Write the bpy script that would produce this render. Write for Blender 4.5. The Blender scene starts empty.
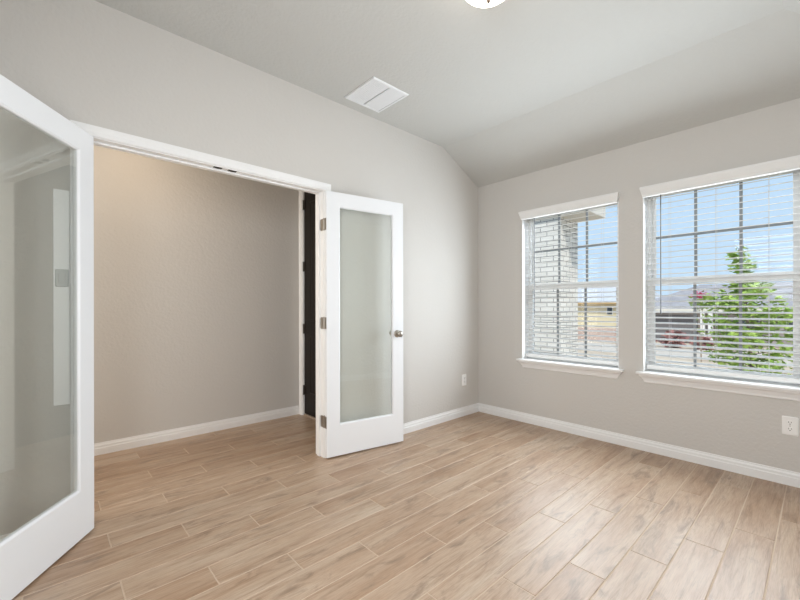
import bpy, bmesh, math, random
from mathutils import Vector, Matrix

S = bpy.context.scene
COL = S.collection
R = math.radians

# ---------------------------------------------------------------- camera
F_PX, HORIZON = 387.35, 307.64
cam_d = bpy.data.cameras.new('camera')
cam_d.sensor_width = 36.0
cam_d.lens = F_PX / 800 * 36.0
cam_d.shift_y = (HORIZON - 300) / 800
cam_d.clip_start, cam_d.clip_end = 0.02, 600
cam = bpy.data.objects.new('camera', cam_d)
COL.objects.link(cam)
yaw, roll = R(47.506), R(-0.098)
fw = Vector((math.cos(yaw), math.sin(yaw), 0))
rt = Vector((math.sin(yaw), -math.cos(yaw), 0))
up = Vector((0, 0, 1))
rt2 = rt * math.cos(roll) + up * math.sin(roll)
up2 = up * math.cos(roll) - rt * math.sin(roll)
m = Matrix((rt2, up2, -fw)).transposed().to_4x4()
m.translation = Vector((-3.5429, -2.5815, 1.1491))
cam.matrix_world = m
S.camera = cam

# ---------------------------------------------------------------- world, sun, large lights, exposure
S.view_settings.view_transform = 'Standard'
S.view_settings.look = 'None'
S.view_settings.exposure = 0.0
S.view_settings.gamma = 1.0
S.view_settings.use_curve_mapping = False
S.cycles.use_denoising = True
S.cycles.max_bounces = 14
S.cycles.diffuse_bounces = 8
S.cycles.glossy_bounces = 5
S.cycles.transparent_max_bounces = 24
S.cycles.sample_clamp_indirect = 8.0
S.cycles.caustics_reflective = False
S.cycles.caustics_refractive = False

W = bpy.data.worlds.new('sky')
S.world = W
W.use_nodes = True
nt = W.node_tree
bg = nt.nodes['Background']
tc = nt.nodes.new('ShaderNodeTexCoord')
sx = nt.nodes.new('ShaderNodeSeparateXYZ')
rp = nt.nodes.new('ShaderNodeValToRGB')
rp.color_ramp.elements[0].position = 0.0
rp.color_ramp.elements[0].color = (0.61, 0.79, 0.97, 1)
rp.color_ramp.elements[1].position = 0.45
rp.color_ramp.elements[1].color = (0.52, 0.73, 0.98, 1)
nt.links.new(tc.outputs['Generated'], sx.inputs[0])
nt.links.new(sx.outputs['Z'], rp.inputs[0])
nt.links.new(rp.outputs[0], bg.inputs['Color'])
bg.inputs['Strength'].default_value = 1.0

def add_light(name, kind, loc, energy, color, rot=None, **kw):
    d = bpy.data.lights.new(name, kind)
    d.energy = energy
    d.color = color
    for k, v in kw.items():
        setattr(d, k, v)
    o = bpy.data.objects.new(name, d)
    o.location = loc
    if rot is not None:
        o.rotation_euler = rot
    COL.objects.link(o)
    return o

sun_dir = Vector((0.50, 0.42, -0.76)).normalized()
sun = add_light('sun', 'SUN', (-20, -20, 40), 3.6, (1.0, 0.95, 0.88), angle=R(0.6))
sun.rotation_euler = sun_dir.to_track_quat('-Z', 'Y').to_euler()
DAY = (0.85, 0.935, 1.0)
for nm, yc in (('window_fill_near_corner', -0.985), ('window_fill_wide', -2.052)):  # added lamps on the room side of the blinds, standing in for daylight
    add_light(nm, 'AREA', (0.048, yc, 1.33), 24.3, DAY, (0, R(90), 0),
              shape='RECTANGLE', size=1.28, size_y=0.86, spread=R(165))
# added fill lamp behind the camera, brightens the window wall and floor
add_light('rear_fill', 'AREA', (-4.08, -2.3, 1.50), 64.0, (0.95, 0.975, 1.0), Vector((1, .22, -.42)).to_track_quat('-Z', 'Y').to_euler(),
          shape='RECTANGLE', size=1.2, size_y=1.5)
add_light('hall_downlight', 'AREA', (-3.05, 0.66, 2.70), 5.5, (1.0, 0.78, 0.56), (0, 0, 0),
          shape='DISK', size=0.16)
# added fill lamp at the closed, unseen end of the hall
add_light('hall_fill', 'AREA', (-5.30, 0.68, 1.45), 38.0, (1.0, 0.95, 0.88), (0, R(-90), 0),
          shape='RECTANGLE', size=2.2, size_y=1.0)
# added lamps outside, above the view, brighten the slats in place of sky
for nm, yc in (('slat_fill_near_corner', -0.985), ('slat_fill_wide', -2.052)):
    d_ = Vector((0.05 - 0.95, 0, 1.45 - 3.0))
    add_light(nm, 'AREA', (0.95, yc, 3.0), 27.0, DAY, d_.to_track_quat('-Z', 'Y').to_euler(),
              shape='RECTANGLE', size=1.0, size_y=0.7)

# ---------------------------------------------------------------- materials
def mat(name, color, rough=0.5, metal=0.0, spec=0.5):
    mt = bpy.data.materials.new(name)
    mt.use_nodes = True
    b = mt.node_tree.nodes['Principled BSDF']
    b.inputs['Base Color'].default_value = (*color, 1)
    b.inputs['Roughness'].default_value = rough
    b.inputs['Metallic'].default_value = metal
    b.inputs['Specular IOR Level'].default_value = spec
    return mt

def nodes(mt):
    n = mt.node_tree.nodes
    return n, mt.node_tree.links, n['Principled BSDF']

def add_bump(mt, scale, strength, dist=0.002, detail=3.0, kind='noise', rough=0.5):
    n, l, b = nodes(mt)
    t = n.new('ShaderNodeTexCoord')
    x = n.new('ShaderNodeTexNoise')
    x.inputs['Scale'].default_value = scale
    x.inputs['Detail'].default_value = detail
    x.inputs['Roughness'].default_value = rough
    bp = n.new('ShaderNodeBump')
    bp.inputs['Strength'].default_value = strength
    bp.inputs['Distance'].default_value = dist
    l.new(t.outputs['Object'], x.inputs['Vector'])
    l.new(x.outputs['Fac'], bp.inputs['Height'])
    l.new(bp.outputs['Normal'], b.inputs['Normal'])
    return x

def vary(mt, scale, c1, c2, lo=0.35, hi=0.65, stretch=(1, 1, 1), detail=4.0):
    n, l, b = nodes(mt)
    t = n.new('ShaderNodeTexCoord')
    mp = n.new('ShaderNodeMapping')
    mp.inputs['Scale'].default_value = stretch
    x = n.new('ShaderNodeTexNoise')
    x.inputs['Scale'].default_value = scale
    x.inputs['Detail'].default_value = detail
    r_ = n.new('ShaderNodeValToRGB')
    r_.color_ramp.elements[0].position = lo
    r_.color_ramp.elements[0].color = (*c1, 1)
    r_.color_ramp.elements[1].position = hi
    r_.color_ramp.elements[1].color = (*c2, 1)
    l.new(t.outputs['Object'], mp.inputs[0])
    l.new(mp.outputs[0], x.inputs['Vector'])
    l.new(x.outputs['Fac'], r_.inputs[0])
    l.new(r_.outputs[0], b.inputs['Base Color'])

M = {}
M['wall'] = mat('wall_paint', (0.61, 0.592, 0.565), 0.75, spec=0.25)
add_bump(M['wall'], 48, 0.5, 0.0045, 2.0)
M['ceil'] = mat('ceiling_paint', (0.555, 0.557, 0.537), 0.85, spec=0.2)
add_bump(M['ceil'], 48, 0.55, 0.005, 2.5)
M['trim'] = mat('trim_enamel', (0.84, 0.845, 0.845), 0.35)
M['door'] = mat('door_enamel', (0.84, 0.86, 0.885), 0.38)
M['vinyl'] = mat('white_vinyl', (0.78, 0.78, 0.77), 0.4)
M['muntin'] = mat('grey_grid_bar', (0.28, 0.30, 0.31), 0.5)
M['blind'] = mat('blind_slat', (0.80, 0.80, 0.79), 0.42)
M['cord'] = mat('blind_cord', (0.72, 0.72, 0.72), 0.8)
M['wand'] = mat('tilt_wand_grey', (0.12, 0.13, 0.14), 0.35)
M['nickel'] = mat('satin_nickel', (0.42, 0.385, 0.34), 0.35, 1.0)
M['finial'] = mat('brushed_bronze', (0.16, 0.12, 0.09), 0.5, 0.5)
M['darkmetal'] = mat('dark_bronze', (0.05, 0.042, 0.036), 0.45, 0.7)
M['plate'] = mat('plate_plastic', (0.88, 0.88, 0.87), 0.3)
M['greyplate'] = mat('grey_plate_plastic', (0.60, 0.61, 0.60), 0.4)
M['slot'] = mat('slot_dark', (0.03, 0.03, 0.03), 0.6)
M['vent'] = mat('vent_enamel', (0.78, 0.80, 0.82), 0.4)
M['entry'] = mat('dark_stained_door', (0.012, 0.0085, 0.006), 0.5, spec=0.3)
M['grout'] = mat('grout', (0.56, 0.45, 0.35), 0.95, spec=0.1)
M['panelwhite'] = mat('white_panel_enamel', (0.90, 0.90, 0.90), 0.35)

def glass_mat(name, tint, ior=1.5, rough=0.0):
    mt = bpy.data.materials.new(name)
    mt.use_nodes = True
    n, l = mt.node_tree.nodes, mt.node_tree.links
    for x in list(n):
        if x.type != 'OUTPUT_MATERIAL':
            n.remove(x)
    out = [x for x in n if x.type == 'OUTPUT_MATERIAL'][0]
    tr = n.new('ShaderNodeBsdfTransparent')
    tr.inputs[0].default_value = (*tint, 1)
    gl = n.new('ShaderNodeBsdfGlossy')
    gl.inputs['Roughness'].default_value = rough
    gl.inputs['Color'].default_value = (0.97, 1.0, 0.98, 1)
    fr = n.new('ShaderNodeFresnel')
    fr.inputs['IOR'].default_value = ior
    mx = n.new('ShaderNodeMixShader')
    ge = n.new('ShaderNodeNewGeometry')
    mr = n.new('ShaderNodeMapRange')
    mr.inputs['To Min'].default_value = ior
    mr.inputs['To Max'].default_value = 1.0 / ior
    l.new(ge.outputs['Backfacing'], mr.inputs['Value'])
    l.new(mr.outputs[0], fr.inputs['IOR'])
    l.new(fr.outputs[0], mx.inputs[0])
    l.new(tr.outputs[0], mx.inputs[1])
    l.new(gl.outputs[0], mx.inputs[2])
    l.new(mx.outputs[0], out.inputs[0])
    return mt
M['doorglass'] = glass_mat('door_glass', (0.972, 0.986, 0.974))
M['winglass'] = glass_mat('window_glass', (0.99, 1.0, 1.0), 1.2)

def wood_mat():
    mt = mat('wood_look_tile', (0.5, 0.37, 0.27), 0.40, spec=0.62)
    n, l, b = nodes(mt)
    t = n.new('ShaderNodeTexCoord')
    at = n.new('ShaderNodeAttribute')
    at.attribute_name = 'plank'
    sc = n.new('ShaderNodeVectorMath'); sc.operation = 'SCALE'; sc.inputs['Scale'].default_value = 37.0
    ad = n.new('ShaderNodeVectorMath'); ad.operation = 'ADD'
    l.new(at.outputs['Color'], sc.inputs[0])
    l.new(t.outputs['Object'], ad.inputs[0])
    l.new(sc.outputs[0], ad.inputs[1])
    def noise(stretch, scale, detail, rough, dist=0.0):
        mp = n.new('ShaderNodeMapping'); mp.inputs['Scale'].default_value = stretch
        x = n.new('ShaderNodeTexNoise')
        x.inputs['Scale'].default_value = scale
        x.inputs['Detail'].default_value = detail
        x.inputs['Roughness'].default_value = rough
        x.inputs['Distortion'].default_value = dist
        l.new(ad.outputs[0], mp.inputs[0]); l.new(mp.outputs[0], x.inputs['Vector'])
        return x
    def ramp(src, stops):
        r_ = n.new('ShaderNodeValToRGB')
        e = r_.color_ramp.elements
        e[0].position, e[0].color = stops[0][0], (*stops[0][1], 1)
        e[1].position, e[1].color = stops[-1][0], (*stops[-1][1], 1)
        for p, c in stops[1:-1]:
            k = e.new(p); k.color = (*c, 1)
        l.new(src, r_.inputs[0])
        return r_
    def mix(kind, fac, a, bb):
        x = n.new('ShaderNodeMix'); x.data_type = 'RGBA'; x.blend_type = kind
        if isinstance(fac, float): x.inputs['Factor'].default_value = fac
        else: l.new(fac, x.inputs['Factor'])
        l.new(a, x.inputs['A']); l.new(bb, x.inputs['B'])
        return x.outputs['Result']
    # base tone per plank
    sep = n.new('ShaderNodeSeparateColor'); l.new(at.outputs['Color'], sep.inputs[0])
    slow = noise((0.9, 4.2, 1), 2.2, 4.0, 0.6, 0.5)
    m1 = n.new('ShaderNodeMath'); m1.operation = 'MULTIPLY_ADD'
    l.new(slow.outputs['Fac'], m1.inputs[0]); m1.inputs[1].default_value = 1.5; m1.inputs[2].default_value = -0.52
    m2 = n.new('ShaderNodeMath'); m2.operation = 'MULTIPLY_ADD'
    l.new(sep.outputs['Red'], m2.inputs[0]); m2.inputs[1].default_value = 0.5
    l.new(m1.outputs[0], m2.inputs[2])
    base = ramp(m2.outputs[0], [(0.0, (0.33, 0.205, 0.125)), (0.35, (0.415, 0.285, 0.193)),
                                     (0.7, (0.47, 0.348, 0.252)), (1.0, (0.525, 0.415, 0.32))])
    grain = noise((0.55, 9, 1), 4.0, 7.0, 0.68, 0.9)
    gr = ramp(grain.outputs['Fac'], [(0.27, (0.42, 0.34, 0.28)), (0.41, (0.85, 0.81, 0.77)), (0.52, (1.0, 0.995, 0.99)), (0.72, (1.07, 1.065, 1.06))])
    c1 = mix('MULTIPLY', 0.85, base.outputs[0], gr.outputs[0])
    cloud = noise((1.6, 6.0, 1), 2.2, 7.0, 0.68, 0.8)
    cm = ramp(cloud.outputs['Fac'], [(0.54, (0, 0, 0)), (0.70, (0.85, 0.85, 0.85))])
    dark = n.new('ShaderNodeRGB'); dark.outputs[0].default_value = (0.21, 0.145, 0.10, 1)
    c2 = mix('MIX', cm.outputs[0], c1, dark.outputs[0])
    fine = noise((3, 60, 1), 5.0, 4.0, 0.65)
    fm = ramp(fine.outputs['Fac'], [(0.35, (0.78, 0.76, 0.74)), (0.58, (1.04, 1.04, 1.04))])
    c3 = mix('MULTIPLY', 0.8, c2, fm.outputs[0])
    l.new(c3, b.inputs['Base Color'])
    bp = n.new('ShaderNodeBump'); bp.inputs['Strength'].default_value = 0.12; bp.inputs['Distance'].default_value = 0.001
    l.new(grain.outputs['Fac'], bp.inputs['Height']); l.new(bp.outputs[0], b.inputs['Normal'])
    return mt
M['wood'] = wood_mat()

def brick_mat(name, c1, c2, mortar, w, h, gap=0.011, vec='xz'):
    mt = mat(name, c1, 0.9, spec=0.2)
    n, l, b = nodes(mt)
    t = n.new('ShaderNodeTexCoord')
    s_ = n.new('ShaderNodeSeparateXYZ'); l.new(t.outputs['Object'], s_.inputs[0])
    add = n.new('ShaderNodeMath'); add.operation = 'ADD'
    l.new(s_.outputs['X'], add.inputs[0]); l.new(s_.outputs['Y'], add.inputs[1])
    c_ = n.new('ShaderNodeCombineXYZ')
    l.new(add.outputs[0], c_.inputs['X']); l.new(s_.outputs['Z'], c_.inputs['Y'])
    br = n.new('ShaderNodeTexBrick')
    br.inputs['Color1'].default_value = (*c1, 1)
    br.inputs['Color2'].default_value = (*c2, 1)
    br.inputs['Mortar'].default_value = (*mortar, 1)
    br.inputs['Scale'].default_value = 1.0
    br.inputs['Brick Width'].default_value = w
    br.inputs['Row Height'].default_value = h
    br.inputs['Mortar Size'].default_value = gap / 2
    l.new(c_.outputs[0], br.inputs['Vector'])
    l.new(br.outputs['Color'], b.inputs['Base Color'])
    return mt

# ---------------------------------------------------------------- geometry helpers
def tag(o, label=None, cat=None, group=None, kind=None):
    if label: o['label'] = label
    if cat: o['category'] = cat
    if group: o['group'] = group
    if kind: o['kind'] = kind
    return o

def empty(name, loc=(0, 0, 0), rz=0.0):
    o = bpy.data.objects.new(name, None)
    o.empty_display_size = 0.1
    o.location = loc
    o.rotation_euler = (0, 0, rz)
    COL.objects.link(o)
    return o

class MB:
    def __init__(self):
        self.b = bmesh.new()
    def poly(self, pts):
        vs = [self.b.verts.new(p) for p in pts]
        return self.b.faces.new(vs)
    def box(self, x0, x1, y0, y1, z0, z1):
        return self.hexa([(x0, y0), (x1, y0), (x1, y1), (x0, y1)], z0, [(x0, y0), (x1, y0), (x1, y1), (x0, y1)], z1)
    def hexa(self, lo, z0, hi, z1):
        a = [self.b.verts.new((*p, z0)) for p in lo]
        c = [self.b.verts.new((*p, z1)) for p in hi]
        fs = [self.b.faces.new(a[::-1]), self.b.faces.new(c)]
        for i in range(4):
            j = (i + 1) % 4
            fs.append(self.b.faces.new((a[i], a[j], c[j], c[i])))
        return fs
    def loft(self, rings, cap0=True, cap1=True, closed=True):
        rr = [[self.b.verts.new(p) for p in r_] for r_ in rings]
        n_ = len(rr[0])
        for q in range(len(rr) - 1):
            for i in range(n_ if closed else n_ - 1):
                j = (i + 1) % n_
                self.b.faces.new((rr[q][i], rr[q][j], rr[q + 1][j], rr[q + 1][i]))
        if cap0: self.b.faces.new(rr[0][::-1])
        if cap1: self.b.faces.new(rr[-1])
    def tube(self, p0, p1, r0, r1=None, n_=12):
        r1 = r0 if r1 is None else r1
        p0, p1 = Vector(p0), Vector(p1)
        d = (p1 - p0).normalized()
        a = d.orthogonal().normalized()
        c = d.cross(a)
        ring = lambda p, r_: [p + (a * math.cos(2 * math.pi * k / n_) + c * math.sin(2 * math.pi * k / n_)) * r_ for k in range(n_)]
        self.loft([ring(p0, r0), ring(p1, r1)])
    def lathe(self, prof, center, axis=(0, 0, 1), n_=32):
        """prof: list of (radius, distance along axis)"""
        d = Vector(axis).normalized()
        a = d.orthogonal().normalized()
        c = d.cross(a)
        ctr = Vector(center)
        rings = []
        for r_, h in prof:
            r_ = max(r_, 1e-4)
            rings.append([ctr + d * h + (a * math.cos(2 * math.pi * k / n_) + c * math.sin(2 * math.pi * k / n_)) * r_ for k in range(n_)])
        self.loft(rings)
    def build(self, name, material, parent=None, smooth=False, bevel=0.0, angle=40, seg=2):
        bmesh.ops.recalc_face_normals(self.b, faces=self.b.faces[:])
        me = bpy.data.meshes.new(name)
        self.b.to_mesh(me)
        self.b.free()
        for mt in (material if isinstance(material, (list, tuple)) else [material]):
            me.materials.append(mt)
        o = bpy.data.objects.new(name, me)
        COL.objects.link(o)
        if parent is not None:
            o.parent = parent
        if smooth:
            for p in me.polygons: p.use_smooth = True
            try:
                me.set_sharp_from_angle(angle=R(angle))
            except Exception:
                pass
        if bevel:
            bv = o.modifiers.new('bevel', 'BEVEL')
            bv.width = bevel
            bv.segments = seg
            bv.limit_method = 'ANGLE'
            bv.angle_limit = R(35)
        return o

def struct(o):
    o['kind'] = 'structure'
    return o

# ================================================================= SETTING
ZC = 2.765          # flat ceiling
ZW = 2.479          # top of the window wall, where the slope lands
CX, CY = -0.588, -2.440   # where the slopes start
YS, XW = -3.03, -4.20     # wall behind the camera's right, wall behind the camera
HB = 1.2565         # hall back wall
TH = 0.115          # thickness of the wall with the french doors
OL, OR_ = -3.390, -1.972  # jamb faces of the wide opening
OT = 2.042
XH = -1.505         # hall end wall (entry door)
HL = -5.4           # far end of the hall

# floor : wood look tiles, one mesh
def build_floor():
    b = bmesh.new()
    lay = b.loops.layers.float_color.new('plank')
    rnd = random.Random(11)
    P, G, LEN = 0.1537, 0.0038, 0.9028
    x_min, x_max, y_min, y_max = -5.4, 0.02, -3.05, 1.30
    def quad(pts, c, mi):
        f = b.faces.new([b.verts.new(p) for p in pts])
        f.material_index = mi
        for lp in f.loops: lp[lay] = c
    k = -10
    while True:
        y1 = -0.118 - P * k
        y0 = y1 - P
        if y1 < y_min: break
        if y0 < y_max:
            c = 0.3012 * ((2 - k) % 3)
            n_ = 7
            while n_ >= -1:
                xa = -(LEN * n_ + c); xb = xa + LEN
                n_ -= 1
                if xb < x_min or xa > x_max: continue
                xa2, xb2 = max(xa + G / 2, x_min), min(xb - G / 2, x_max)
                ya2, yb2 = max(y0 + G / 2, y_min), min(y1 - G / 2, y_max)
                if xb2 - xa2 < 0.01 or yb2 - ya2 < 0.01: continue
                col = (rnd.random(), rnd.random(), rnd.random(), 1)
                e = 0.0018; d = -0.0022
                quad([(xa2 + e, ya2 + e, 0), (xb2 - e, ya2 + e, 0), (xb2 - e, yb2 - e, 0), (xa2 + e, yb2 - e, 0)], col, 0)
                quad([(xa2, ya2, d), (xb2, ya2, d), (xb2 - e, ya2 + e, 0), (xa2 + e, ya2 + e, 0)], col, 0)
                quad([(xb2, ya2, d), (xb2, yb2, d), (xb2 - e, yb2 - e, 0), (xb2 - e, ya2 + e, 0)], col, 0)
                quad([(xb2, yb2, d), (xa2, yb2, d), (xa2 + e, yb2 - e, 0), (xb2 - e, yb2 - e, 0)], col, 0)
                quad([(xa2, yb2, d), (xa2, ya2, d), (xa2 + e, ya2 + e, 0), (xa2 + e, yb2 - e, 0)], col, 0)
        k += 1
    quad([(x_min, y_min, -0.0014), (x_max, y_min, -0.0014), (x_max, y_max, -0.0014), (x_min, y_max, -0.0014)], (.5, .5, .5, 1), 1)
    me = bpy.data.meshes.new('floor')
    b.to_mesh(me); b.free()
    me.materials.append(M['wood']); me.materials.append(M['grout'])
    o = bpy.data.objects.new('floor', me)
    COL.objects.link(o)
    return struct(o)
build_floor()

# wall with the french doors (left), gabled up to the slope
mb = MB()
def gable(y):
    return None
def wall_left():
    for (x0, x1, z0, z1) in ((XW, OL - 0.02, 0, ZC), (OL - 0.02, OR_ + 0.02, OT + 0.02, ZC), (OR_ + 0.02, CX, 0, ZC)):
        mb.box(x0, x1, 0, TH, z0, z1 + 0.03)
    # sloped end piece
    a = [(CX, 0, 0), (0.14, 0, 0), (0.14, 0, ZW), (0.0, 0, ZW + 0.03), (CX, 0, ZC + 0.03)]
    c = [(x, TH, z) for x, y, z in a]
    mb.loft([a, c])
wall_left()
struct(mb.build('wall_left', M['wall']))

# window openings on the window wall (right)
WIN = [(-1.427, -0.536), (-2.501, -1.606)]
WZ0, WZ1 = 0.622, 2.098
WT = 0.215
mb = MB()
ys = [YS, WIN[1][0], WIN[1][1], WIN[0][0], WIN[0][1], 0.0]
for i in range(5):
    if i in (1, 3):
        mb.box(0, WT, ys[i], ys[i + 1], -0.02, WZ0)
        mb.box(0, WT, ys[i], ys[i + 1], WZ1, ZW + 0.03)
    else:
        mb.box(0, WT, ys[i], ys[i + 1], -0.02, ZW + 0.03)
struct(mb.build('wall_right', M['wall']))

mb = MB(); mb.box(XW - 0.12, XW, YS - 0.1, TH, -0.02, ZC + 0.03)
struct(mb.build('wall_rear', M['wall']))
mb = MB(); mb.box(XW, WT, YS - 0.12, YS, -0.02, ZC + 0.03)
struct(mb.build('wall_side', M['wall']))
# hall
mb = MB(); mb.box(HL, 0.0, HB, HB + 0.12, -0.02, 2.80)
struct(mb.build('wall_hall', M['wall']))
mb = MB(); mb.box(HL - 0.12, HL, -0.2, HB + 0.12, -0.02, 2.80)
mb.box(HL, XW - 0.12, 0, TH, -0.02, 2.80)
struct(mb.build('wall_hall_end', M['wall']))
EY0, EY1, EZ = 0.262, 1.192, 2.445      # entry door opening
mb = MB()
mb.box(XH, XH + 0.15, TH, EY0, -0.02, 2.80)
mb.box(XH, XH + 0.15, EY1, HB, -0.02, 2.80)
mb.box(XH, XH + 0.15, EY0, EY1, EZ, 2.80)
struct(mb.build('wall_entry', M['wall']))
mb = MB(); mb.box(HL, XH + 0.15, TH - 0.01, HB + 0.1, 2.765, 2.83)
struct(mb.build('ceiling_hall', M['ceil']))

# ceiling : flat part, slope over the windows, slope over the side wall
mb = MB()
mb.poly([(XW, 0, ZC), (CX, 0, ZC), (CX, CY, ZC), (XW, CY, ZC)])
mb.poly([(CX, 0, ZC), (0, 0, ZW), (0, YS, ZW), (CX, CY, ZC)])
mb.poly([(XW, CY, ZC), (CX, CY, ZC), (0, YS, ZW), (XW, YS, ZW)])
o = mb.build('ceiling', M['ceil'])
sd = o.modifiers.new('thick', 'SOLIDIFY'); sd.thickness = 0.05; sd.offset = -1
for p in o.data.polygons:
    if p.normal.z > 0: p.flip()
o.data.update()
struct(o)

# baseboards
BP = [(0, 0), (0.014, 0), (0.014, 0.052), (0.0105, 0.058), (0.0105, 0.072), (0.006, 0.082), (0.005, 0.0926), (0, 0.0926)]
def baseboard(name, runs):
    """runs: list of (p0, p1, normal, m0, m1) ; m = how far the profile's end moves along the run per unit thickness (mitre)"""
    mb = MB()
    for p0, p1, nrm, m0, m1 in runs:
        p0, p1, nrm = Vector((*p0, 0)), Vector((*p1, 0)), Vector((*nrm, 0))
        d = (p1 - p0).normalized()
        mb.loft([[p0 + nrm * t + d * (t * m0) + Vector((0, 0, z)) for t, z in BP],
                 [p1 + nrm * t - d * (t * m1) + Vector((0, 0, z)) for t, z in BP]])
    return struct(mb.build(name, M['trim']))
CW = 0.054
baseboard('baseboard_left', [((OR_ + 0.005 + CW, 0), (0, 0), (0, -1), 0, 1), ((XW, 0), (OL - 0.005 - CW, 0), (0, -1), 1, 0)])
baseboard('baseboard_right', [((0, 0), (0, YS), (-1, 0), 1, 1)])
baseboard('baseboard_side', [((0, YS), (XW, YS), (0, 1), 1, 1)])
baseboard('baseboard_rear', [((XW, YS), (XW, 0), (1, 0), 1, 1)])
baseboard('baseboard_hall', [((HL, HB), (XH - 0.018, HB), (0, -1), 0, 0)])

# door casings
CP = [(0, 0), (0.011, 0), (0.014, 0.006), (0.014, 0.016), (0.011, 0.020), (0.013, 0.030), (0.018, 0.044), (0.018, CW), (0, CW)]
def casing_y(mb, xl, xr, zt, y, sgn, rev=0.005):
    """three-sided mitred casing on a wall facing sgn*y"""
    st = [lambda o: (xl - rev - o, 0.0), lambda o: (xl - rev - o, zt + rev + o),
          lambda o: (xr + rev + o, zt + rev + o), lambda o: (xr + rev + o, 0.0)]
    mb.loft([[(s(o)[0], y + sgn * t, s(o)[1]) for t, o in CP] for s in st])
mb = MB()
casing_y(mb, OL, OR_, OT, 0, -1)
casing_y(mb, OL, OR_, OT, TH, 1)
struct(mb.build('trim_1', M['trim']))
# jambs with stop
mb = MB()
mb.box(OL - 0.02, OL, 0, TH, 0, OT + 0.02)
mb.box(OR_, OR_ + 0.02, 0, TH, 0, OT + 0.02)
mb.box(OL, OR_, 0, TH, OT, OT + 0.02)
jo = struct(mb.build('trim_2', M['trim']))
mb = MB()
SP = 0.011
mb.box(OL, OL + SP, 0.046, 0.082, 0, OT)
mb.box(OR_ - SP, OR_, 0.046, 0.082, 0, OT)
mb.box(OL + SP, OR_ - SP, 0.046, 0.082, OT - SP, OT)
mb.build('door_stop', M['trim'], jo, bevel=0.002)
for xa in (-2.757, -2.668):
    mb = MB()
    mb.box(xa, xa + 0.050, 0.006, 0.032, OT - 0.002, OT + 0.001)
    mb.box(xa + 0.017, xa + 0.033, 0.010, 0.028, OT - 0.004, OT - 0.0015)
    mb.build('catch_strike', M['darkmetal'], jo)

# entry door with its jamb and casing
mb = MB()
JT = 0.014
mb.box(XH - 0.001, XH + 0.15, EY1 - JT, EY1, 0, EZ)
mb.box(XH - 0.001, XH + 0.15, EY0, EY0 + JT, 0, EZ)
mb.box(XH - 0.001, XH + 0.15, EY0 + JT, EY1 - JT, EZ - JT, EZ)
st = [(EY1 - 0.004, 1)]
def casing_x(mb, ya, yb, zt, x, wid):
    prof = [(t, o * wid / CW) for t, o in CP]
    stn = [lambda o: (ya - o, 0.0), lambda o: (ya - o, zt + o), lambda o: (yb + o, zt + o), lambda o: (yb + o, 0.0)]
    mb.loft([[(x - t, s(o)[0], s(o)[1]) for t, o in prof] for s in stn])
casing_x(mb, EY0 + 0.005, EY1 - 0.005, EZ - 0.006, XH, CW)
struct(mb.build('trim_3', M['trim']))
mb = MB()
mb.box(XH + 0.004, XH + 0.10, EY0 + JT, EY1 - JT, 0, 0.014)
struct(mb.build('trim_4', mat('threshold_metal', (0.45, 0.36, 0.28), 0.5, 0.3), bevel=0.003))

def entry_door():
    x0, x1 = XH + 0.012, XH + 0.056
    ya, yb, za, zb = EY0 + JT + 0.003, EY1 - JT - 0.003, 0.018, EZ - JT - 0.003
    root = struct(empty('door_3', (x0, yb, 0)))
    mb = MB()
    px = x0 - root.location.x; q = -root.location.y
    mb.box(px, px + 0.044, ya + q, yb + q, za, zb)
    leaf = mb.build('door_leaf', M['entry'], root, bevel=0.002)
    mb = MB()
    for (a, b_, c, d) in ((ya + .12, yb - .12, .25, .86), (ya + .12, (ya + yb) / 2 - .05, 1.0, 2.26), ((ya + yb) / 2 + .05, yb - .12, 1.0, 2.26)):
        mb.loft([[(px, a + q, c), (px, b_ + q, c), (px, b_ + q, d), (px, a + q, d)],
                 [(px - .008, a + q + .012, c + .012), (px - .008, b_ + q - .012, c + .012), (px - .008, b_ + q - .012, d - .012), (px - .008, a + q + .012, d - .012)],
                 [(px - .002, a + q + .035, c + .035), (px - .002, b_ + q - .035, c + .035), (px - .002, b_ + q - .035, d - .035), (px - .002, a + q + .035, d - .035)]])
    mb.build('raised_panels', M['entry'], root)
    for z in (0.27, 0.925, 1.59, 2.25):
        mb = MB()
        mb.tube((px - .008, .001, z - .052), (px - .008, .001, z + .052), .0085, n_=12)
        mb.box(px - .0065, px - .0005, -.030, .002, z - .05, z + .05)
        mb.box(px - .0065, px - .0005, .002, .0165, z - .05, z + .05)
        mb.build('hinge', M['darkmetal'], root)
    mb = MB()
    mb.lathe([(.033, 0), (.033, .006), (.012, .01), (.012, .03), (.026, .04), (.028, .055), (.02, .064), (0, .066)],
             (px, ya + q + .07, .96), (-1, 0, 0), 24)
    mb.build('door_knob', M['darkmetal'], root, smooth=True)
entry_door()

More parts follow.
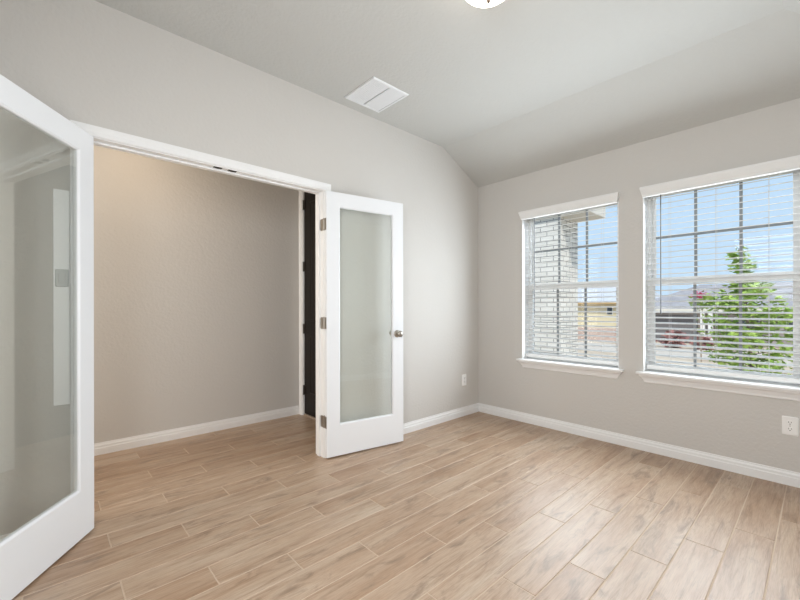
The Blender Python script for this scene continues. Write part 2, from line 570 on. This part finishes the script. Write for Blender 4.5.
# ---------------------------------------------------------------- windows
def make_window(n, ya, yb, sh=0.0):
    """ya<yb : opening along y. Single hung vinyl window, six grid panes in each sash."""
    root = struct(empty('window_%d' % n, (0, (ya + yb) / 2, 0)))
    yo = -(ya + yb) / 2
    A, B_ = ya + yo, yb + yo
    F = 0.024
    mb = MB()   # outer frame
    mb.box(.127, .195, A, A + F, WZ0, WZ1)
    mb.box(.127, .195, B_ - F, B_, WZ0, WZ1)
    mb.box(.127, .195, A + F, B_ - F, WZ1 - F, WZ1)
    mb.box(.127, .195, A + F, B_ - F, WZ0, WZ0 + .030)
    mb.build('window_frame', M['vinyl'], root, bevel=0.002)
    gA, gB = A + 0.050 + sh, B_ - 0.050 + sh
    def sash(name, xa, xb, z0, z1, rails, gz):
        mb = MB()
        mb.box(xa, xb, A + F, gA, z0, z1)
        mb.box(xa, xb, gB, B_ - F, z0, z1)
        mb.box(xa, xb, gA, gB, z0, z0 + rails[0])
        mb.box(xa, xb, gA, gB, z1 - rails[1], z1)
        s = mb.build(name, M['vinyl'], root, bevel=0.0025)
        xm = (xa + xb) / 2
        mb = MB()
        mb.box(xm - .002, xm + .002, gA - .004, gB + .004, z0 + rails[0] - .004, z1 - rails[1] + .004)
        mb.build('glass_pane', M['winglass'], s)
        mb = MB()
        w = (gB - gA) / 3
        for k in (1, 2):
            mb.box(xm - .0065, xm + .0065, gA + w * k - .009, gA + w * k + .009, z0 + rails[0], z1 - rails[1])
        if gz: mb.box(xm - .006, xm + .006, gA, gB, gz - .009, gz + .009)
        mb.build('grid_bars', M['muntin'], s)
    sash('upper_sash', .164, .192, 1.338, WZ1 - F, (.050, .020), 1.718)
    sash('lower_sash', .131, .159, WZ0 + .030, 1.388, (.040, .052), None)
    # stool and apron
    mb = MB()
    tee = [(-.052, A - .042), (-.052, B_ + .042), (0, B_ + .042), (0, B_), (.129, B_), (.129, A), (0, A), (0, A - .042)]
    mb.loft([[(x, y, .613) for x, y in tee], [(x, y, .634) for x, y in tee]])
    mb.build('window_sill', M['trim'], root, bevel=0.006, seg=3)
    mb = MB()
    rings = []
    for z, t, e in ((.548, .006, .010), (.554, .011, .008), (.566, .012, .004), (.590, .022, -.010), (.602, .034, -.022), (.6135, .036, -.024)):
        rings.append([(-t, A + e, z), (0, A + e, z), (0, B_ - e, z), (-t, B_ - e, z)])
    mb.loft(rings)
    mb.build('apron', M['trim'], root)
    mb = MB()
    mb.box(.0, .127, A, A + .004, .634, WZ1 - .004); mb.box(.0, .127, B_ - .004, B_, .634, WZ1 - .004); mb.box(.0, .127, A, B_, WZ1 - .004, WZ1)
    mb.build('side_liner', M['trim'], root)
    return root
for i, (a, b_) in enumerate(WIN):
    make_window(i + 1, a, b_, (.014, .004)[i])

# ---------------------------------------------------------------- blinds
def make_blind(ya, yb, label, wand_y, cords):
    yc = (ya + yb) / 2
    root = tag(empty('window_blind', (0, yc, 2.0)), label, 'window blind')
    A, B_ = ya - yc + .008, yb - yc - .008
    zo = -2.0
    mb = MB()   # crown shaped valance
    rings = []
    for z, t, e in ((2.026, .030, .004), (2.034, .034, .003), (2.044, .034, .000), (2.072, .046, -.006), (2.088, .052, -.010), (2.103, .052, -.010)):
        rings.append([(-t, A - .008 + e, z + zo), (-.0005, A - .008 + e, z + zo), (-.0005, B_ + .008 - e, z + zo), (-t, B_ + .008 - e, z + zo)])
    mb.loft(rings)
    mb.build('valance', M['blind'], root)
    mb = MB()
    mb.box(.053, .107, A, B_, 2.045 + zo, 2.093 + zo)
    mb.build('head_rail', M['blind'], root)
    # slats
    mb = MB()
    tilt = R(10.0)
    z = 2.018
    cx_, hw = .081, .025
    k = 0
    while z > .715:
        pr = []
        for s, zz in ((-1, .0), (-.5, .0017), (0, .0023), (.5, .0017), (1, .0)):
            pr.append((cx_ + s * hw * math.cos(tilt), z + s * hw * math.sin(tilt) + zz))
        lo = [(x, q - .0028) for x, q in pr]
        ring = pr + lo[::-1]
        mb.loft([[(x, A, q + zo) for x, q in ring], [(x, B_, q + zo) for x, q in ring]])
        z -= .0432
        k += 1
    mb.build('slats', M['blind'], root)
    mb = MB()
    mb.box(.055, .107, A, B_, .650 + zo, .684 + zo)
    mb.build('bottom_rail', M['blind'], root, bevel=.004)
    for cyy in cords:
        mb = MB()
        for xx in (.0535, .1085):
            mb.tube((xx, cyy - yc, .684 + zo), (xx, cyy - yc, 2.05 + zo), .0010, n_=6)
        mb.build('ladder_cord', M['cord'], root)
    mb = MB()
    mb.tube((-.006, wand_y - yc, 1.125 + zo), (-.006, wand_y - yc, 2.035 + zo), .0040, n_=8)
    mb.lathe([(.0035, 0), (.0055, .006), (.0055, .03), (.004, .036)], (-.006, wand_y - yc, 1.095 + zo), (0, 0, 1), 10)
    mb.build('tilt_wand', M['wand'], root)
    return root
make_blind(*WIN[0], 'white slatted blind over the narrower-looking window nearest the room corner, brick post behind it', -0.672, (-.70, -.985, -1.27))
make_blind(*WIN[1], 'white slatted blind over the window with the green tree behind it', -1.729, (-1.77, -2.055, -2.335))

# ---------------------------------------------------------------- french doors
def make_leaf(n, pin, U, N, width, label, knob=True):
    """U: unit vector from the pin along the leaf; N: unit vector to the leaf face that looks into the room"""
    U, N = Vector((*U, 0)), Vector((*N, 0))
    root = struct(tag(empty('door_%d' % n, (pin[0], pin[1], 0)), label, 'door'))
    def P(u, t, z): return U * u + N * t + Vector((0, 0, z))
    Z0, Z1 = .012, 2.036
    T0, T1 = .008, .043            # the two faces, measured from the pin
    u0, u1 = .003, width
    a0, a1, b0, b1 = u0 + .103, u1 - .101, .248, 1.930     # hole
    rect = lambda e, t, A, B_, C, D: [P(A + e, t, C + e), P(B_ - e, t, C + e), P(B_ - e, t, D - e), P(A + e, t, D - e)]
    mb = MB()
    tm = T1 - .0105
    e0 = .0015
    rings = [rect(0, T1 - e0, u0, u1, Z0, Z1), rect(e0, T1, u0, u1, Z0, Z1), rect(0, T1, a0, a1, b0, b1), rect(.003, T1 - .002, a0, a1, b0, b1),
             rect(.007, T1 - .004, a0, a1, b0, b1), rect(.010, T1 - .008, a0, a1, b0, b1), rect(.010, tm, a0, a1, b0, b1),
             rect(.010, T0 + .012, a0, a1, b0, b1), rect(.006, T0 + .006, a0, a1, b0, b1), rect(.004, T0 + .003, a0, a1, b0, b1), rect(0, T0, a0, a1, b0, b1),
             rect(e0, T0, u0, u1, Z0, Z1), rect(0, T0 + e0, u0, u1, Z0, Z1)]
    rings.append(rings[0])
    rr = [[mb.b.verts.new(p) for p in r_] for r_ in rings[:-1]]
    rr.append(rr[0])
    for q in range(len(rr) - 1):
        for i in range(4):
            j = (i + 1) % 4
            mb.b.faces.new((rr[q][i], rr[q][j], rr[q + 1][j], rr[q + 1][i]))
    mb.build('door_frame', M['door'], root)
    mb = MB()
    lo = [P(a0 + .006, tm - .002, 0), P(a1 - .006, tm - .002, 0), P(a1 - .006, tm + .002, 0), P(a0 + .006, tm + .002, 0)]
    lo = [(p.x, p.y) for p in lo]
    mb.hexa(lo, b0 + .006, lo, b1 - .006)
    mb.build('glass_pane', M['doorglass'], root)
    if not knob: return root, P
    # knobs, one on each face, on one rose plate each
    for sgn, t in ((1, T1), (-1, T0)):
        mb = MB()
        c = P(u1 - .062, t, .930)
        mb.lathe([(.031, 0), (.031, .004), (.026, .008), (.012, .011), (.011, .026), (.018, .031), (.026, .038), (.0275, .047), (.024, .055), (.015, .060), (0, .061)],
                 c, N * sgn, 28)
        kn = mb.build('door_knob', M['nickel'], root, smooth=True)
    return root, P

def hinges(root, P, jx, pin, into):
    """hinge: plate on the jamb, plate on the leaf edge, knuckle barrel"""
    for z in (.277, 1.032, 1.786):
        mb = MB()
        mb.tube((0, 0, z - .045), (0, 0, z + .045), .0062, n_=14)
        mb.tube((0, 0, z + .045), (0, 0, z + .049), .0045, n_=10)
        # jamb plate, rounded corners
        x_ = jx - pin[0]
        pts = []
        hw0, hw1, hz, rr_ = .004, .042, .0445, .012
        for cyy, cz, a0 in ((hw1 - rr_, hz - rr_, 0), (hw1 - rr_, -hz + rr_, -90)):
            for k in range(5):
                a = R(a0 + 90 - 22.5 * k) if a0 == 0 else R(0 - 22.5 * k)
                pts.append((cyy + rr_ * math.cos(a), cz + rr_ * math.sin(a)))
        pts += [(hw0, -hz), (hw0, hz)]
        mb.loft([[(x_ + into * .0000, y - pin[1] - .0, z + q) for y, q in pts], [(x_ + into * .0022, y - pin[1], z + q) for y, q in pts]])
        # leaf-edge plate
        lo = [P(.0008, .006, 0), P(.003, .006, 0), P(.003, .040, 0), P(.0008, .040, 0)]
        lo = [(p.x, p.y) for p in lo]
        mb.hexa(lo, z - .0445, lo, z + .0445)
        mb.build('hinge', M['nickel'], root)

def unit(a): return (math.cos(R(a)), math.sin(R(a)))
pinR = (OR_, -.008)
rootR, PR = make_leaf(2, pinR, unit(-9.57), unit(-99.57), .697, 'white glazed french door folded back against the wall right of the opening, seen whole')
hinges(rootR, PR, OR_, pinR, -1)
pinL = (OL, -.008)
rootL, PL = make_leaf(1, pinL, unit(-124.8), unit(-34.8), .700, 'white glazed french door cut off by the left edge, open towards the camera', False)
hinges(rootL, PL, OL, pinL, 1)

# ---------------------------------------------------------------- things on the walls and ceiling
def plate_mesh(mb, w, h, t):
    """rounded cover plate lying in local x-z, facing -y"""
    def ring(e, y):
        r_ = .006
        pts = []
        for cx_, cz, a0 in ((w / 2 - e - r_, h / 2 - e - r_, 0), (-w / 2 + e + r_, h / 2 - e - r_, 90), (-w / 2 + e + r_, -h / 2 + e + r_, 180), (w / 2 - e - r_, -h / 2 + e + r_, 270)):
            for k in range(4):
                a = R(a0 + 30 * k)
                pts.append((cx_ + r_ * math.cos(a), y, cz + r_ * math.sin(a)))
        return pts
    mb.loft([ring(0, 0), ring(0, -t * .5), ring(.004, -t), ring(.008, -t)])

def outlet(loc, rz, label, w=.073, h=.120):
    root = tag(empty('wall_outlet', loc, rz), label, 'wall outlet')
    mb = MB(); plate_mesh(mb, w, h, .006)
    mb.build('cover_plate', M['plate'], root, smooth=True, angle=30)
    for zc in (.0205, -.0205):
        mb = MB()
        pts = []
        for k in range(24):
            a = 2 * math.pi * k / 24
            pts.append((max(-.0145, min(.0145, .0172 * math.cos(a))), .0172 * math.sin(a) * .84 + zc))
        mb.loft([[(x, -.0055, z) for x, z in pts], [(x, -.0078, z) for x, z in pts]])
        so = mb.build('socket', M['plate'], root)
        mb = MB()
        mb.box(-.0075, -.0050, -.0082, -.0070, zc - .001, zc + .0085)
        mb.box(.0050, .0075, -.0082, -.0070, zc - .000, zc + .0075)
        mb.tube((0, -.0070, zc - .0075), (0, -.0082, zc - .0075), .0028, n_=12)
        mb.build('slot_holes', M['slot'], so)
    mb = MB()
    mb.tube((0, -.0055, 0), (0, -.0072, 0), .0032, n_=12)
    mb.build('screw', M['nickel'], root)
    return root
outlet((-.255, 0, .378), 0, 'white duplex wall outlet beside the room corner, on the door wall')
outlet((0, -2.438, .382), R(-90), 'white duplex wall outlet below the window with the tree, at the right edge', w=.076)

# white wall panel behind the left glass door, with a grey switch plate on it
mb = MB()
mb.box(-3.513, -3.451, -.010, 0, .664, 1.742)
tag(mb.build('wall_panel', M['panelwhite'], bevel=.002), 'tall narrow white panel on the wall seen through the left glass door', 'wall panel')
root = tag(empty('light_switch', (-3.481, -.010, 1.30), 0), 'grey light switch plate seen through the left glass door', 'light switch')
mb = MB(); plate_mesh(mb, .052, .088, .006)
mb.build('cover_plate', M['greyplate'], root, smooth=True, angle=30)
mb = MB(); mb.box(-.013, .013, -.0085, -.005, -.026, .026)
mb.build('rocker', M['greyplate'], root, bevel=.002)

# ceiling air vent
root = tag(empty('ceiling_vent', (-1.678, -.285, ZC)), 'square white louvred air vent in the ceiling above the glass door', 'air vent')
VX, VY = .171, .180
mb = MB()
def vr(e, z): return [(-VX + e, -VY + e, z), (VX - e, -VY + e, z), (VX - e, VY - e, z), (-VX + e, VY - e, z)]
rings = [vr(0, 0), vr(0, -.004), vr(.006, -.010), vr(.022, -.010), vr(.024, -.002), vr(.024, 0)]
rr = [[mb.b.verts.new(p) for p in r_] for r_ in rings]
for q in range(len(rr) - 1):
    for i in range(4):
        j = (i + 1) % 4
        mb.b.faces.new((rr[q][i], rr[q][j], rr[q + 1][j], rr[q + 1][i]))
mb.build('vent_frame', M['vent'], root)
mb = MB(); mb.box(-VX + .02, VX - .02, -VY + .02, VY - .02, -.0012, -.0004)
mb.build('backing', mat('vent_backing', (.55, .56, .57), .8), root)  # plain grey sheet behind the louvres
for half in (-1, 1):
    mb = MB()
    n_ = 9
    for k in range(n_):
        xx = half * (.010 + (VX - .036) * (k + .5) / n_)
        w_ = .0078
        dz = .0006
        s_ = -half
        pts = [(xx - w_, -.006 - s_ * dz), (xx + w_, -.006 + s_ * dz), (xx + w_, -.0072 + s_ * dz), (xx - w_, -.0072 - s_ * dz)]
        mb.loft([[(x, -VY + .024, z) for x, z in pts], [(x, VY - .024, z) for x, z in pts]])
    mb.build('louvres', M['vent'], root)
mb = MB(); mb.box(-.003, .003, -VY + .024, VY - .024, -.011, -.002)
mb.build('centre_bar', M['vent'], root)

# flush ceiling light
root = tag(empty('ceiling_light', (-1.977, -1.503, ZC)), 'round frosted glass ceiling light glowing at the top of the picture', 'ceiling light')
mb = MB()
mb.lathe([(.0, 0), (.155, 0), (.158, -.012), (.150, -.030), (.141, -.034), (.0, -.034)], (0, 0, 0), (0, 0, 1), 48)
mb.build('base_pan', M['nickel'], root, smooth=True)
dm = bpy.data.materials.new('glowing_frosted_glass')
dm.use_nodes = True
b_ = dm.node_tree.nodes['Principled BSDF']
b_.inputs['Base Color'].default_value = (.9, .88, .84, 1)
b_.inputs['Emission Color'].default_value = (1.0, .86, .72, 1)
b_.inputs['Emission Strength'].default_value = 6.0
mb = MB()
prof = [(.143, -.030)]
for k in range(1, 13):
    a = R(90 * k / 12)
    prof.append((.143 * math.cos(a), -.030 - .106 * math.sin(a)))
mb.lathe(prof, (0, 0, 0), (0, 0, 1), 48)
mb.build('glass_dome', dm, root, smooth=True, angle=60)
mb = MB()
mb.lathe([(.012, -.132), (.014, -.139), (.008, -.143), (.009, -.150), (.0065, -.158), (0, -.161)], (0, 0, 0), (0, 0, 1), 20)
mb.build('finial', M['finial'], root, smooth=True)

# ================================================================= OUTSIDE
def gz(x): return -.28 - .047 * max(0, x - 2) if x < 42 else -2.16
mg = mat('dry_yard', (.52, .42, .32), .95, spec=.1)
vary(mg, .6, (.46, .36, .27), (.62, .52, .41))
mb = MB()
for xa, xb in ((WT, 2), (2, 16.5)):
    mb.poly([(xa, -60, gz(xa)), (xb, -60, gz(xb)), (xb, 60, gz(xb)), (xa, 60, gz(xa))])
mb.poly([(16.5, -60, gz(16.5)), (24.5, -60, gz(24.5)), (24.5, 60, gz(24.5)), (16.5, 60, gz(16.5))])
mb.poly([(24.5, -60, gz(24.5)), (42, -60, -2.16), (42, 60, -2.16), (24.5, 60, gz(24.5))])
mb.poly([(42, -200, -2.16), (260, -200, -2.16), (260, 200, -2.16), (42, 200, -2.16)])
tag(mb.build('yard_ground', mg), kind='structure')
mb = MB()
mb.box(0, 1, 0, 1, 0, .01); mb.b.clear()
a_, c_ = 16.5, 24.5
mb.poly([(a_, -60, gz(a_) + .012), (c_, -60, gz(c_) + .012), (c_, 60, gz(c_) + .012), (a_, 60, gz(a_) + .012)])
tag(mb.build('street_pavement', mat('asphalt_pale', (.55, .48, .41), .95)), kind='structure')

# cream brick porch post and the soffit above it
cream = brick_mat('cream_brick', (.74, .71, .66), (.66, .63, .58), (.26, .25, .24), .21, .0785, .012)
root = tag(empty('porch_post', (2.2, .10, gz(2.2) - .05)), 'cream brick porch post outside the window near the corner', 'porch post')
mb = MB(); mb.box(0, .62, 0, 1.0, 0, 2.53 - gz(2.2) + .05)
mb.build('post_shaft', cream, root)
mb = MB(); mb.box(-.04, .66, -.04, 1.04, 0, .12 + .05)
mb.build('post_base', mat('cast_stone', (.62, .60, .56), .9), root, bevel=.01)
root = tag(empty('porch_roof', (2.15, -.31, 2.53)), 'porch beam and roof edge resting on the brick post outside', 'porch roof')
mb = MB(); mb.box(0, .72, 0, 3.4, 0, .30)
mb.build('beam', mat('beam_paint', (.70, .66, .60), .8), root, bevel=.01)
mb = MB(); mb.box(-.03, .75, -.03, 3.43, .30, .42)
mb.build('fascia_board', mat('fascia_paint', (.55, .50, .46), .7), root)
shing = mat('grey_shingle', (.20, .20, .21), .95, spec=.1)
vary(shing, 3.0, (.26, .26, .28), (.36, .36, .38), stretch=(1, .4, 6))
mb = MB()
mb.loft([[(-.08, -.08, .42), (.80, -.08, .42), (.80, -.08, .45), (-.08, -.08, .45)], [(-.08, 3.4, 1.2), (.80, 3.4, 1.2), (.80, 3.4, 1.23), (-.08, 3.4, 1.23)]])
mb.build('roof_slope', shing, root)

# house across the street, seen through the wide window
root = tag(empty('house', (36, 2, -2.0)), 'grey roofed house across the street behind the green tree', 'house')
def hb(x0, x1, y0, y1, z0, z1): return (x0 - 36, x1 - 36, y0 - 2, y1 - 2, z0 + 2, z1 + 2)
tan_w = brick_mat('tan_stone', (.30, .27, .25), (.36, .32, .30), (.42, .40, .38), .6, .25, .03)
mb = MB(); mb.box(*hb(36.6, 48, -9.0, 9.3, -2.2, 1.0))
mb.build('house_wall', tan_w, root)
shing2 = mat('weathered_shingle', (.32, .31, .33), .95, spec=.1)
vary(shing2, 1.2, (.29, .28, .30), (.37, .36, .38), stretch=(1, 1, 5))
mb = MB()
E1, E2, E3, E4 = hb(35.9, 48.7, -9.7, 9.9, 1.0, 3.25)[0:2] + hb(0, 0, -9.7, 9.9, 0, 0)[2:4]
z0_, z1_ = 3.0, 5.25
mb.loft([[(E1, E3, z0_), (E2, E3, z0_), (E2, E4, z0_), (E1, E4, z0_)], [((E1 + E2) / 2 - .1, E3 + 4.6, z1_), ((E1 + E2) / 2 + .1, E3 + 4.6, z1_), ((E1 + E2) / 2 + .1, E4 - 4.6, z1_), ((E1 + E2) / 2 - .1, E4 - 4.6, z1_)]])
mb.build('roof', shing2, root)
mb = MB(); mb.box(*hb(35.86, 48.74, -9.74, 9.94, .78, 1.02))
mb.build('fascia_board', mat('cream_fascia', (.72, .68, .60), .8), root)
mb = MB(); mb.box(*hb(36.53, 36.62, 4.5, 8.3, -1.95, .45))
mb.build('garage_door', mat('dark_garage_door', (.16, .15, .15), .7), root)
for yy in (4.05, 3.55):
    mb = MB(); mb.box(*hb(35.95, 36.25, yy - .14, yy + .14, -2.1, .8)); mb.box(*hb(35.9, 36.3, yy - .19, yy + .19, -2.1, -1.7))
    mb.build('porch_column', mat('white_column', (.80, .79, .77), .7), root)
mb = MB(); mb.box(*hb(36.52, 36.62, 2.75, 3.35, -1.9, .3))
mb.build('front_door', mat('brown_front_door', (.14, .10, .08), .6), root)
for yy in (1.4, -1.5):
    mb = MB(); mb.box(*hb(36.5, 36.62, yy - .75, yy + .75, -1.0, .35))
    f_ = mb.build('window_frame', M['vinyl'], root)
    mb = MB(); mb.box(*hb(36.47, 36.51, yy - .68, yy + .68, -.93, .28))
    mb.build('pane', mat('dark_pane', (.10, .12, .14), .1), f_)

# yellow house further off, seen past the brick post
root = tag(empty('house', (42, 15, -2.0)), 'pale yellow house with grey roof far off beyond the brick post', 'house')
def h2(x0, x1, y0, y1, z0, z1): return (x0 - 42, x1 - 42, y0 - 15, y1 - 15, z0 + 2, z1 + 2)
mb = MB(); mb.box(*h2(42, 52, 10.2, 22, -2.3, 1.75))
mb.build('house_wall', mat('yellow_stucco', (.72, .64, .44), .9), root)
shing3 = mat('blue_grey_shingle', (.50, .52, .56), .95, spec=.1)
mb = MB()
mb.loft([[(-.7, -5.5, 3.75), (10.7, -5.5, 3.75), (10.7, 7.6, 3.75), (-.7, 7.6, 3.75)], [(4.6, -2.5, 6.3), (5.4, -2.5, 6.3), (5.4, 4.6, 6.3), (4.6, 4.6, 6.3)]])
mb.build('roof', shing3, root)
mb = MB(); mb.box(-.74, 10.74, -5.54, 7.64, 3.55, 3.78)
mb.build('fascia_board', mat('ochre_fascia', (.62, .42, .20), .8), root)
mb = MB(); mb.box(-.06, .02, -2.15, -1.55, 2.35, 3.2)
f_ = mb.build('window_frame', M['vinyl'], root)
mb = MB(); mb.box(-.09, -.05, -2.1, -1.6, 2.4, 3.15)
mb.build('pane', mat('dark_pane_small', (.05, .06, .07), .2), f_)
# low stone wall in front of it
pink = brick_mat('pink_stone', (.56, .42, .36), (.48, .34, .29), (.60, .52, .46), .5, .2, .03)
mb = MB(); mb.box(30, 30.4, 8.6, 16, gz(30) - .1, -.55)
tag(mb.build('garden_wall', pink, bevel=.03), 'low pinkish stone garden wall in front of the yellow house', 'garden wall')

# leafy plants
def leaf_cluster(mb, rnd, pts, size, droop=.3):
    for p in pts:
        p = Vector(p)
        s = size * rnd.uniform(.7, 1.25)
        a = rnd.uniform(0, 2 * math.pi)
        d = Vector((math.cos(a), math.sin(a), rnd.uniform(-.7, .6))).normalized()
        w = d.cross(Vector((rnd.uniform(-1, 1), rnd.uniform(-1, 1), rnd.uniform(.2, 1)))).normalized()
        nrm = d.cross(w)
        mid = p + d * s * .5 + nrm * s * .08
        mb.poly([p, mid - w * s * .26, p + d * s, mid + w * s * .26])
def leafmat(name, c1, c2):
    mt = mat(name, c1, .6, spec=.3)
    n, l, b = nodes(mt)
    vary(mt, 6.0, c1, c2)
    b.inputs['Subsurface Weight'].default_value = 0.0
    return mt
def tree():
    rnd = random.Random(5)
    bx, by, bz = 4.1, -1.88, gz(4.1)
    root = tag(empty('young_tree', (bx, by, bz)), 'slim young green tree in the yard outside the window with the wand', 'tree')
    top = 2.10 - bz
    mb = MB()
    pts = [Vector((0, 0, -.05)), Vector((.02, .01, top * .3)), Vector((-.02, .05, top * .55)), Vector((.0, .09, top * .8)), Vector((.01, .15, top * .97))]
    rad = [.028, .023, .017, .010, .004]
    for i in range(4): mb.tube(pts[i], pts[i + 1], rad[i], rad[i + 1], 8)
    def axis(h):
        t = h / (top * .97)
        f = max(0, min(3.999, t * 4)); i = int(f)
        hs = [p.z for p in pts]
        for i in range(4):
            if hs[i] <= h <= hs[i + 1]:
                return pts[i].lerp(pts[i + 1], (h - hs[i]) / (hs[i + 1] - hs[i]))
        return pts[-1].copy()
    leaves = []
    for k in range(74):
        t = (k / 73)
        h = top * (.10 + .85 * t)
        base = axis(h)
        a = k * 2.39996 + rnd.uniform(-.3, .3)
        reach = (.60 * (1 - ((t - .40) / .62) ** 2) if t < .66 else .50 * (1 - t) + .03) * rnd.uniform(.65, 1.15)
        reach = max(.04, reach * (.55 if t > .70 else 1.0))
        end = base + Vector((math.cos(a) * reach, math.sin(a) * reach, reach * rnd.uniform(.1, .55)))
        mb.tube(base, end, .006, .002, 5)
        n_ = int(12 + 80 * reach)
        for j in range(n_):
            q = base.lerp(end, rnd.uniform(.25, 1.08))
            leaves.append(q + Vector((rnd.gauss(0, .045), rnd.gauss(0, .045), rnd.gauss(0, .04))))
    mb.build('trunk', mat('grey_bark', (.20, .16, .12), .9), root)
    mb = MB()
    leaf_cluster(mb, rnd, leaves, .098)
    mb.build('foliage', leafmat('bright_leaf', (.22, .36, .06), (.42, .55, .14)), root)
tree()
def shrub(loc, rx, rz, cnt, size, mt, name, label, cat, seed, group=None):
    rnd = random.Random(seed)
    root = tag(empty(name, loc), label, cat, group)
    mb = MB()
    for k in range(9):
        a = k * .7
        mb.tube((0, 0, -.05), (math.cos(a) * rx * .6, math.sin(a) * rx * .6, rz * 1.3), .02, .006, 5)
    mb.build('stems', mat('stem_bark', (.18, .13, .10), .9), root)
    pts = []
    while len(pts) < cnt:
        v = Vector((rnd.uniform(-1, 1), rnd.uniform(-1, 1), rnd.uniform(-1, 1)))
        if v.length <= 1: pts.append((v.x * rx, v.y * rx, rz + v.z * rz))
    mb = MB()
    leaf_cluster(mb, rnd, pts, size)
    mb.build('foliage', mt, root)
red = leafmat('plum_leaf', (.24, .10, .10), (.40, .20, .17))
shrub((24.9, 5.35, gz(24.9)), .62, .50, 420, .30, red, 'shrub', 'plum red shrub in front of the garage across the street, leftmost of three', 'shrub', 1, 'plum shrubs across the street')
shrub((25.2, 3.65, gz(25.2)), .62, .55, 420, .30, red, 'shrub', 'plum red shrub in the middle of three in front of the garage across the street', 'shrub', 2, 'plum shrubs across the street')
shrub((24.9, 2.20, gz(24.9)), .50, .40, 300, .28, red, 'shrub', 'plum red shrub nearest the white columns across the street', 'shrub', 3, 'plum shrubs across the street')
# pink flowering crepe myrtle
def myrtle():
    rnd = random.Random(8)
    x, y = 14.0, .40
    z = gz(x)
    root = tag(empty('flowering_tree', (x, y, z)), 'thin small tree topped with pink red blossom across the yard', 'tree')
    mb = MB()
    H = 1.62 - z
    for k in range(3):
        mb.tube((0.02 * k, 0, -.05), (rnd.uniform(-.1, .1), rnd.uniform(-.12, .12), H - .15), .014, .006, 6)
    mb.build('trunk', mat('pale_bark', (.34, .28, .22), .9), root)
    lv = [(rnd.gauss(0, .13), rnd.gauss(0, .13), H - .35 + rnd.gauss(0, .14)) for _ in range(160)]
    mb = MB(); leaf_cluster(mb, rnd, lv, .10)
    mb.build('foliage', leafmat('myrtle_leaf', (.14, .24, .06), (.24, .34, .12)), root)
    bl = [(rnd.gauss(0, .10), rnd.gauss(0, .13), H - .06 + rnd.gauss(0, .07)) for _ in range(220)]
    mb = MB(); leaf_cluster(mb, rnd, bl, .08)
    mb.build('blossom', leafmat('pink_blossom', (.58, .06, .16), (.75, .16, .28)), root)
myrtle()
